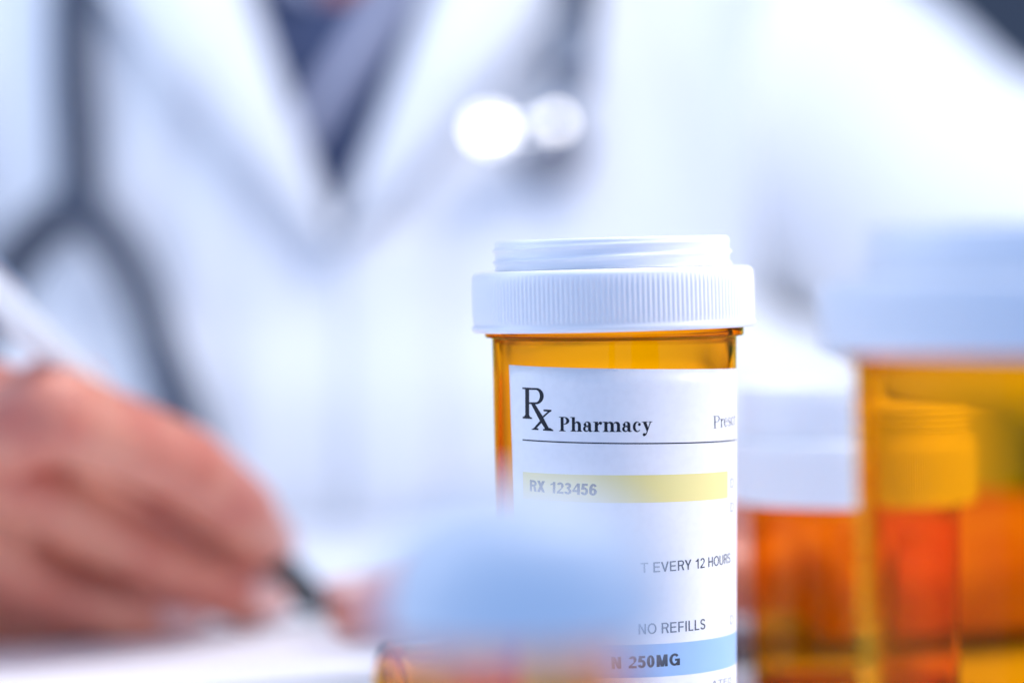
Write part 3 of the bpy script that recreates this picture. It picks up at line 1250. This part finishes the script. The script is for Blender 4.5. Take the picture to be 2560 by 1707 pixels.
# round the neck: down on the left to the yoke, down on the right to the chestpiece
st_tube("tube", [(yoke[0], yoke[1] + .002, .020), (-0.1400, .125, .020), (-0.1410, .150, .020), (-0.1395, .185, .022), (-.120, .230, .024), V(-.105, 1.00, .262),
                 V(-.098, 1.08, .275), V(XC, 1.125, .285), V(-.012, 1.08, .275), V(.004, 1.00, .258), (.014, .225, .024), (.022, .190, .024), (.0225, .165, .026), (.0195, .146, .026), (.0170, .139, .026)],
        M["rubber"], .0067)
st_tube("ear_tube", [(-.1400, .1040, .020), (-0.1445, .1005, .022), (-0.1535, .0955, .022), (-0.1635, .0855, .022), (-.1705, .0730, .020), (-.176, .052, .018), (-.176, .030, .016), (-.170, .012, .016)], M["rubber"], .0062)
st_tube("ear_tube", [(-.1390, .1040, .020), (-0.1360, .1003, .022), (-0.1290, .0945, .022), (-0.1205, .0800, .022), (-.1110, .0575, .022), (-.1040, .0380, .022), (-.1010, .0200, .020), (-.106, .006, .020)], M["rubber"], .0062)
v, f = lathe([(0, -.004), (.0060, -.004), (.0082, 0), (.0084, .004), (.0070, .012), (0, .012)], 24)
yk = mesh_obj("yoke", v, f, M["rubber"], steth)
yk.location = (torso_pt(yoke[0], yoke[1], .020) - ST0)

# chestpiece: stem, drum and two chrome domes shaped for lamp highlights
CP = torso_pt(0.0040, 0.1225, 0.030)
FACE = (Vector(OVERHEAD) - CP).normalized() + (Vector((0, 0, CAM_H)) - CP).normalized()      # aimed so the domes mirror the overhead lamp into the camera


def dome(Rd, sag, rim, depth):
    """shallow convex disc of radius Rd with a rolled rim, facing +Z"""
    pr = [(0, -depth), (Rd * .5, -depth), (Rd * .8, -depth * .8), (Rd + rim, -rim * 1.2), (Rd + rim, rim * .2), (Rd + rim * .5, rim * .7), (Rd, rim * .3)]
    for k in range(9, -1, -1):
        q = k / 10
        pr.append((Rd * q, rim * .3 + sag * (1 - q * q)))
    return lathe(pr, 56)


cp = mesh_obj("chestpiece", *dome(.0041, .0005, .0016, .007), M["chrome"], steth)  # small mirror dome, sized to give the bright highlight disc
bp_ = Vector((-0.0062, CP.y - .002, 0.1236))
cp.location = bp_ - ST0
cp.rotation_euler = FACE.to_track_quat('Z', 'Y').to_euler()
hub = mesh_obj("glint_dome", *dome(.0011, .0005, .0020, .010), M["chrome"], steth)  # smaller dome added for the second, weaker highlight
hp_ = Vector((0.0143, CP.y, 0.1258))
hub.location = hp_ - ST0
hub.rotation_euler = FACE.to_track_quat('Z', 'Y').to_euler()
nv, nf = tube([(bp_.x + .004, bp_.y + .006, bp_.z - .002, .0042), ((bp_.x + hp_.x) / 2, bp_.y + .007, bp_.z - .001, .0036), (hp_.x - .002, hp_.y + .006, hp_.z - .001, .0042)], 20)
mesh_obj("neck", [Vector(p) - ST0 for p in nv], nf, M["chrome"], steth)
kv, kf = lathe([(0, -.012), (.0052, -.012), (.0072, -.009), (.0078, 0), (.0072, .010), (.0060, .013), (0, .013)], 28)
kn = mesh_obj("tube_connector", kv, kf, M["steel"], steth)
kn.location = torso_pt(.0195, .146, .026) - ST0
drum = mesh_obj('drum', *lathe([(0, -.004), (.0100, -.004), (.0120, -.003), (.0125, 0), (.0120, .003), (.0100, .004), (0, .0042)], 48), M['steel'], steth)
drum.location = Vector((0.0130, CP.y + .013, 0.1180)) - ST0
drum.rotation_euler = Vector((-.25, -.9, -.25)).to_track_quat('Z', 'Y').to_euler()
CP = hp_ + Vector((0, .006, 0))
sv, sf = lathe([(0, 0), (.0030, 0), (.0034, .002), (.0034, .006), (.0026, .008), (.0026, .020), (0, .020)], 24)
stem = mesh_obj("stem", sv, sf, M["chrome"], steth)
stem.location = CP - ST0
top = torso_pt(.0170, .139, .026)
stem.rotation_euler = (top - CP).to_track_quat('Z', 'Y').to_euler()
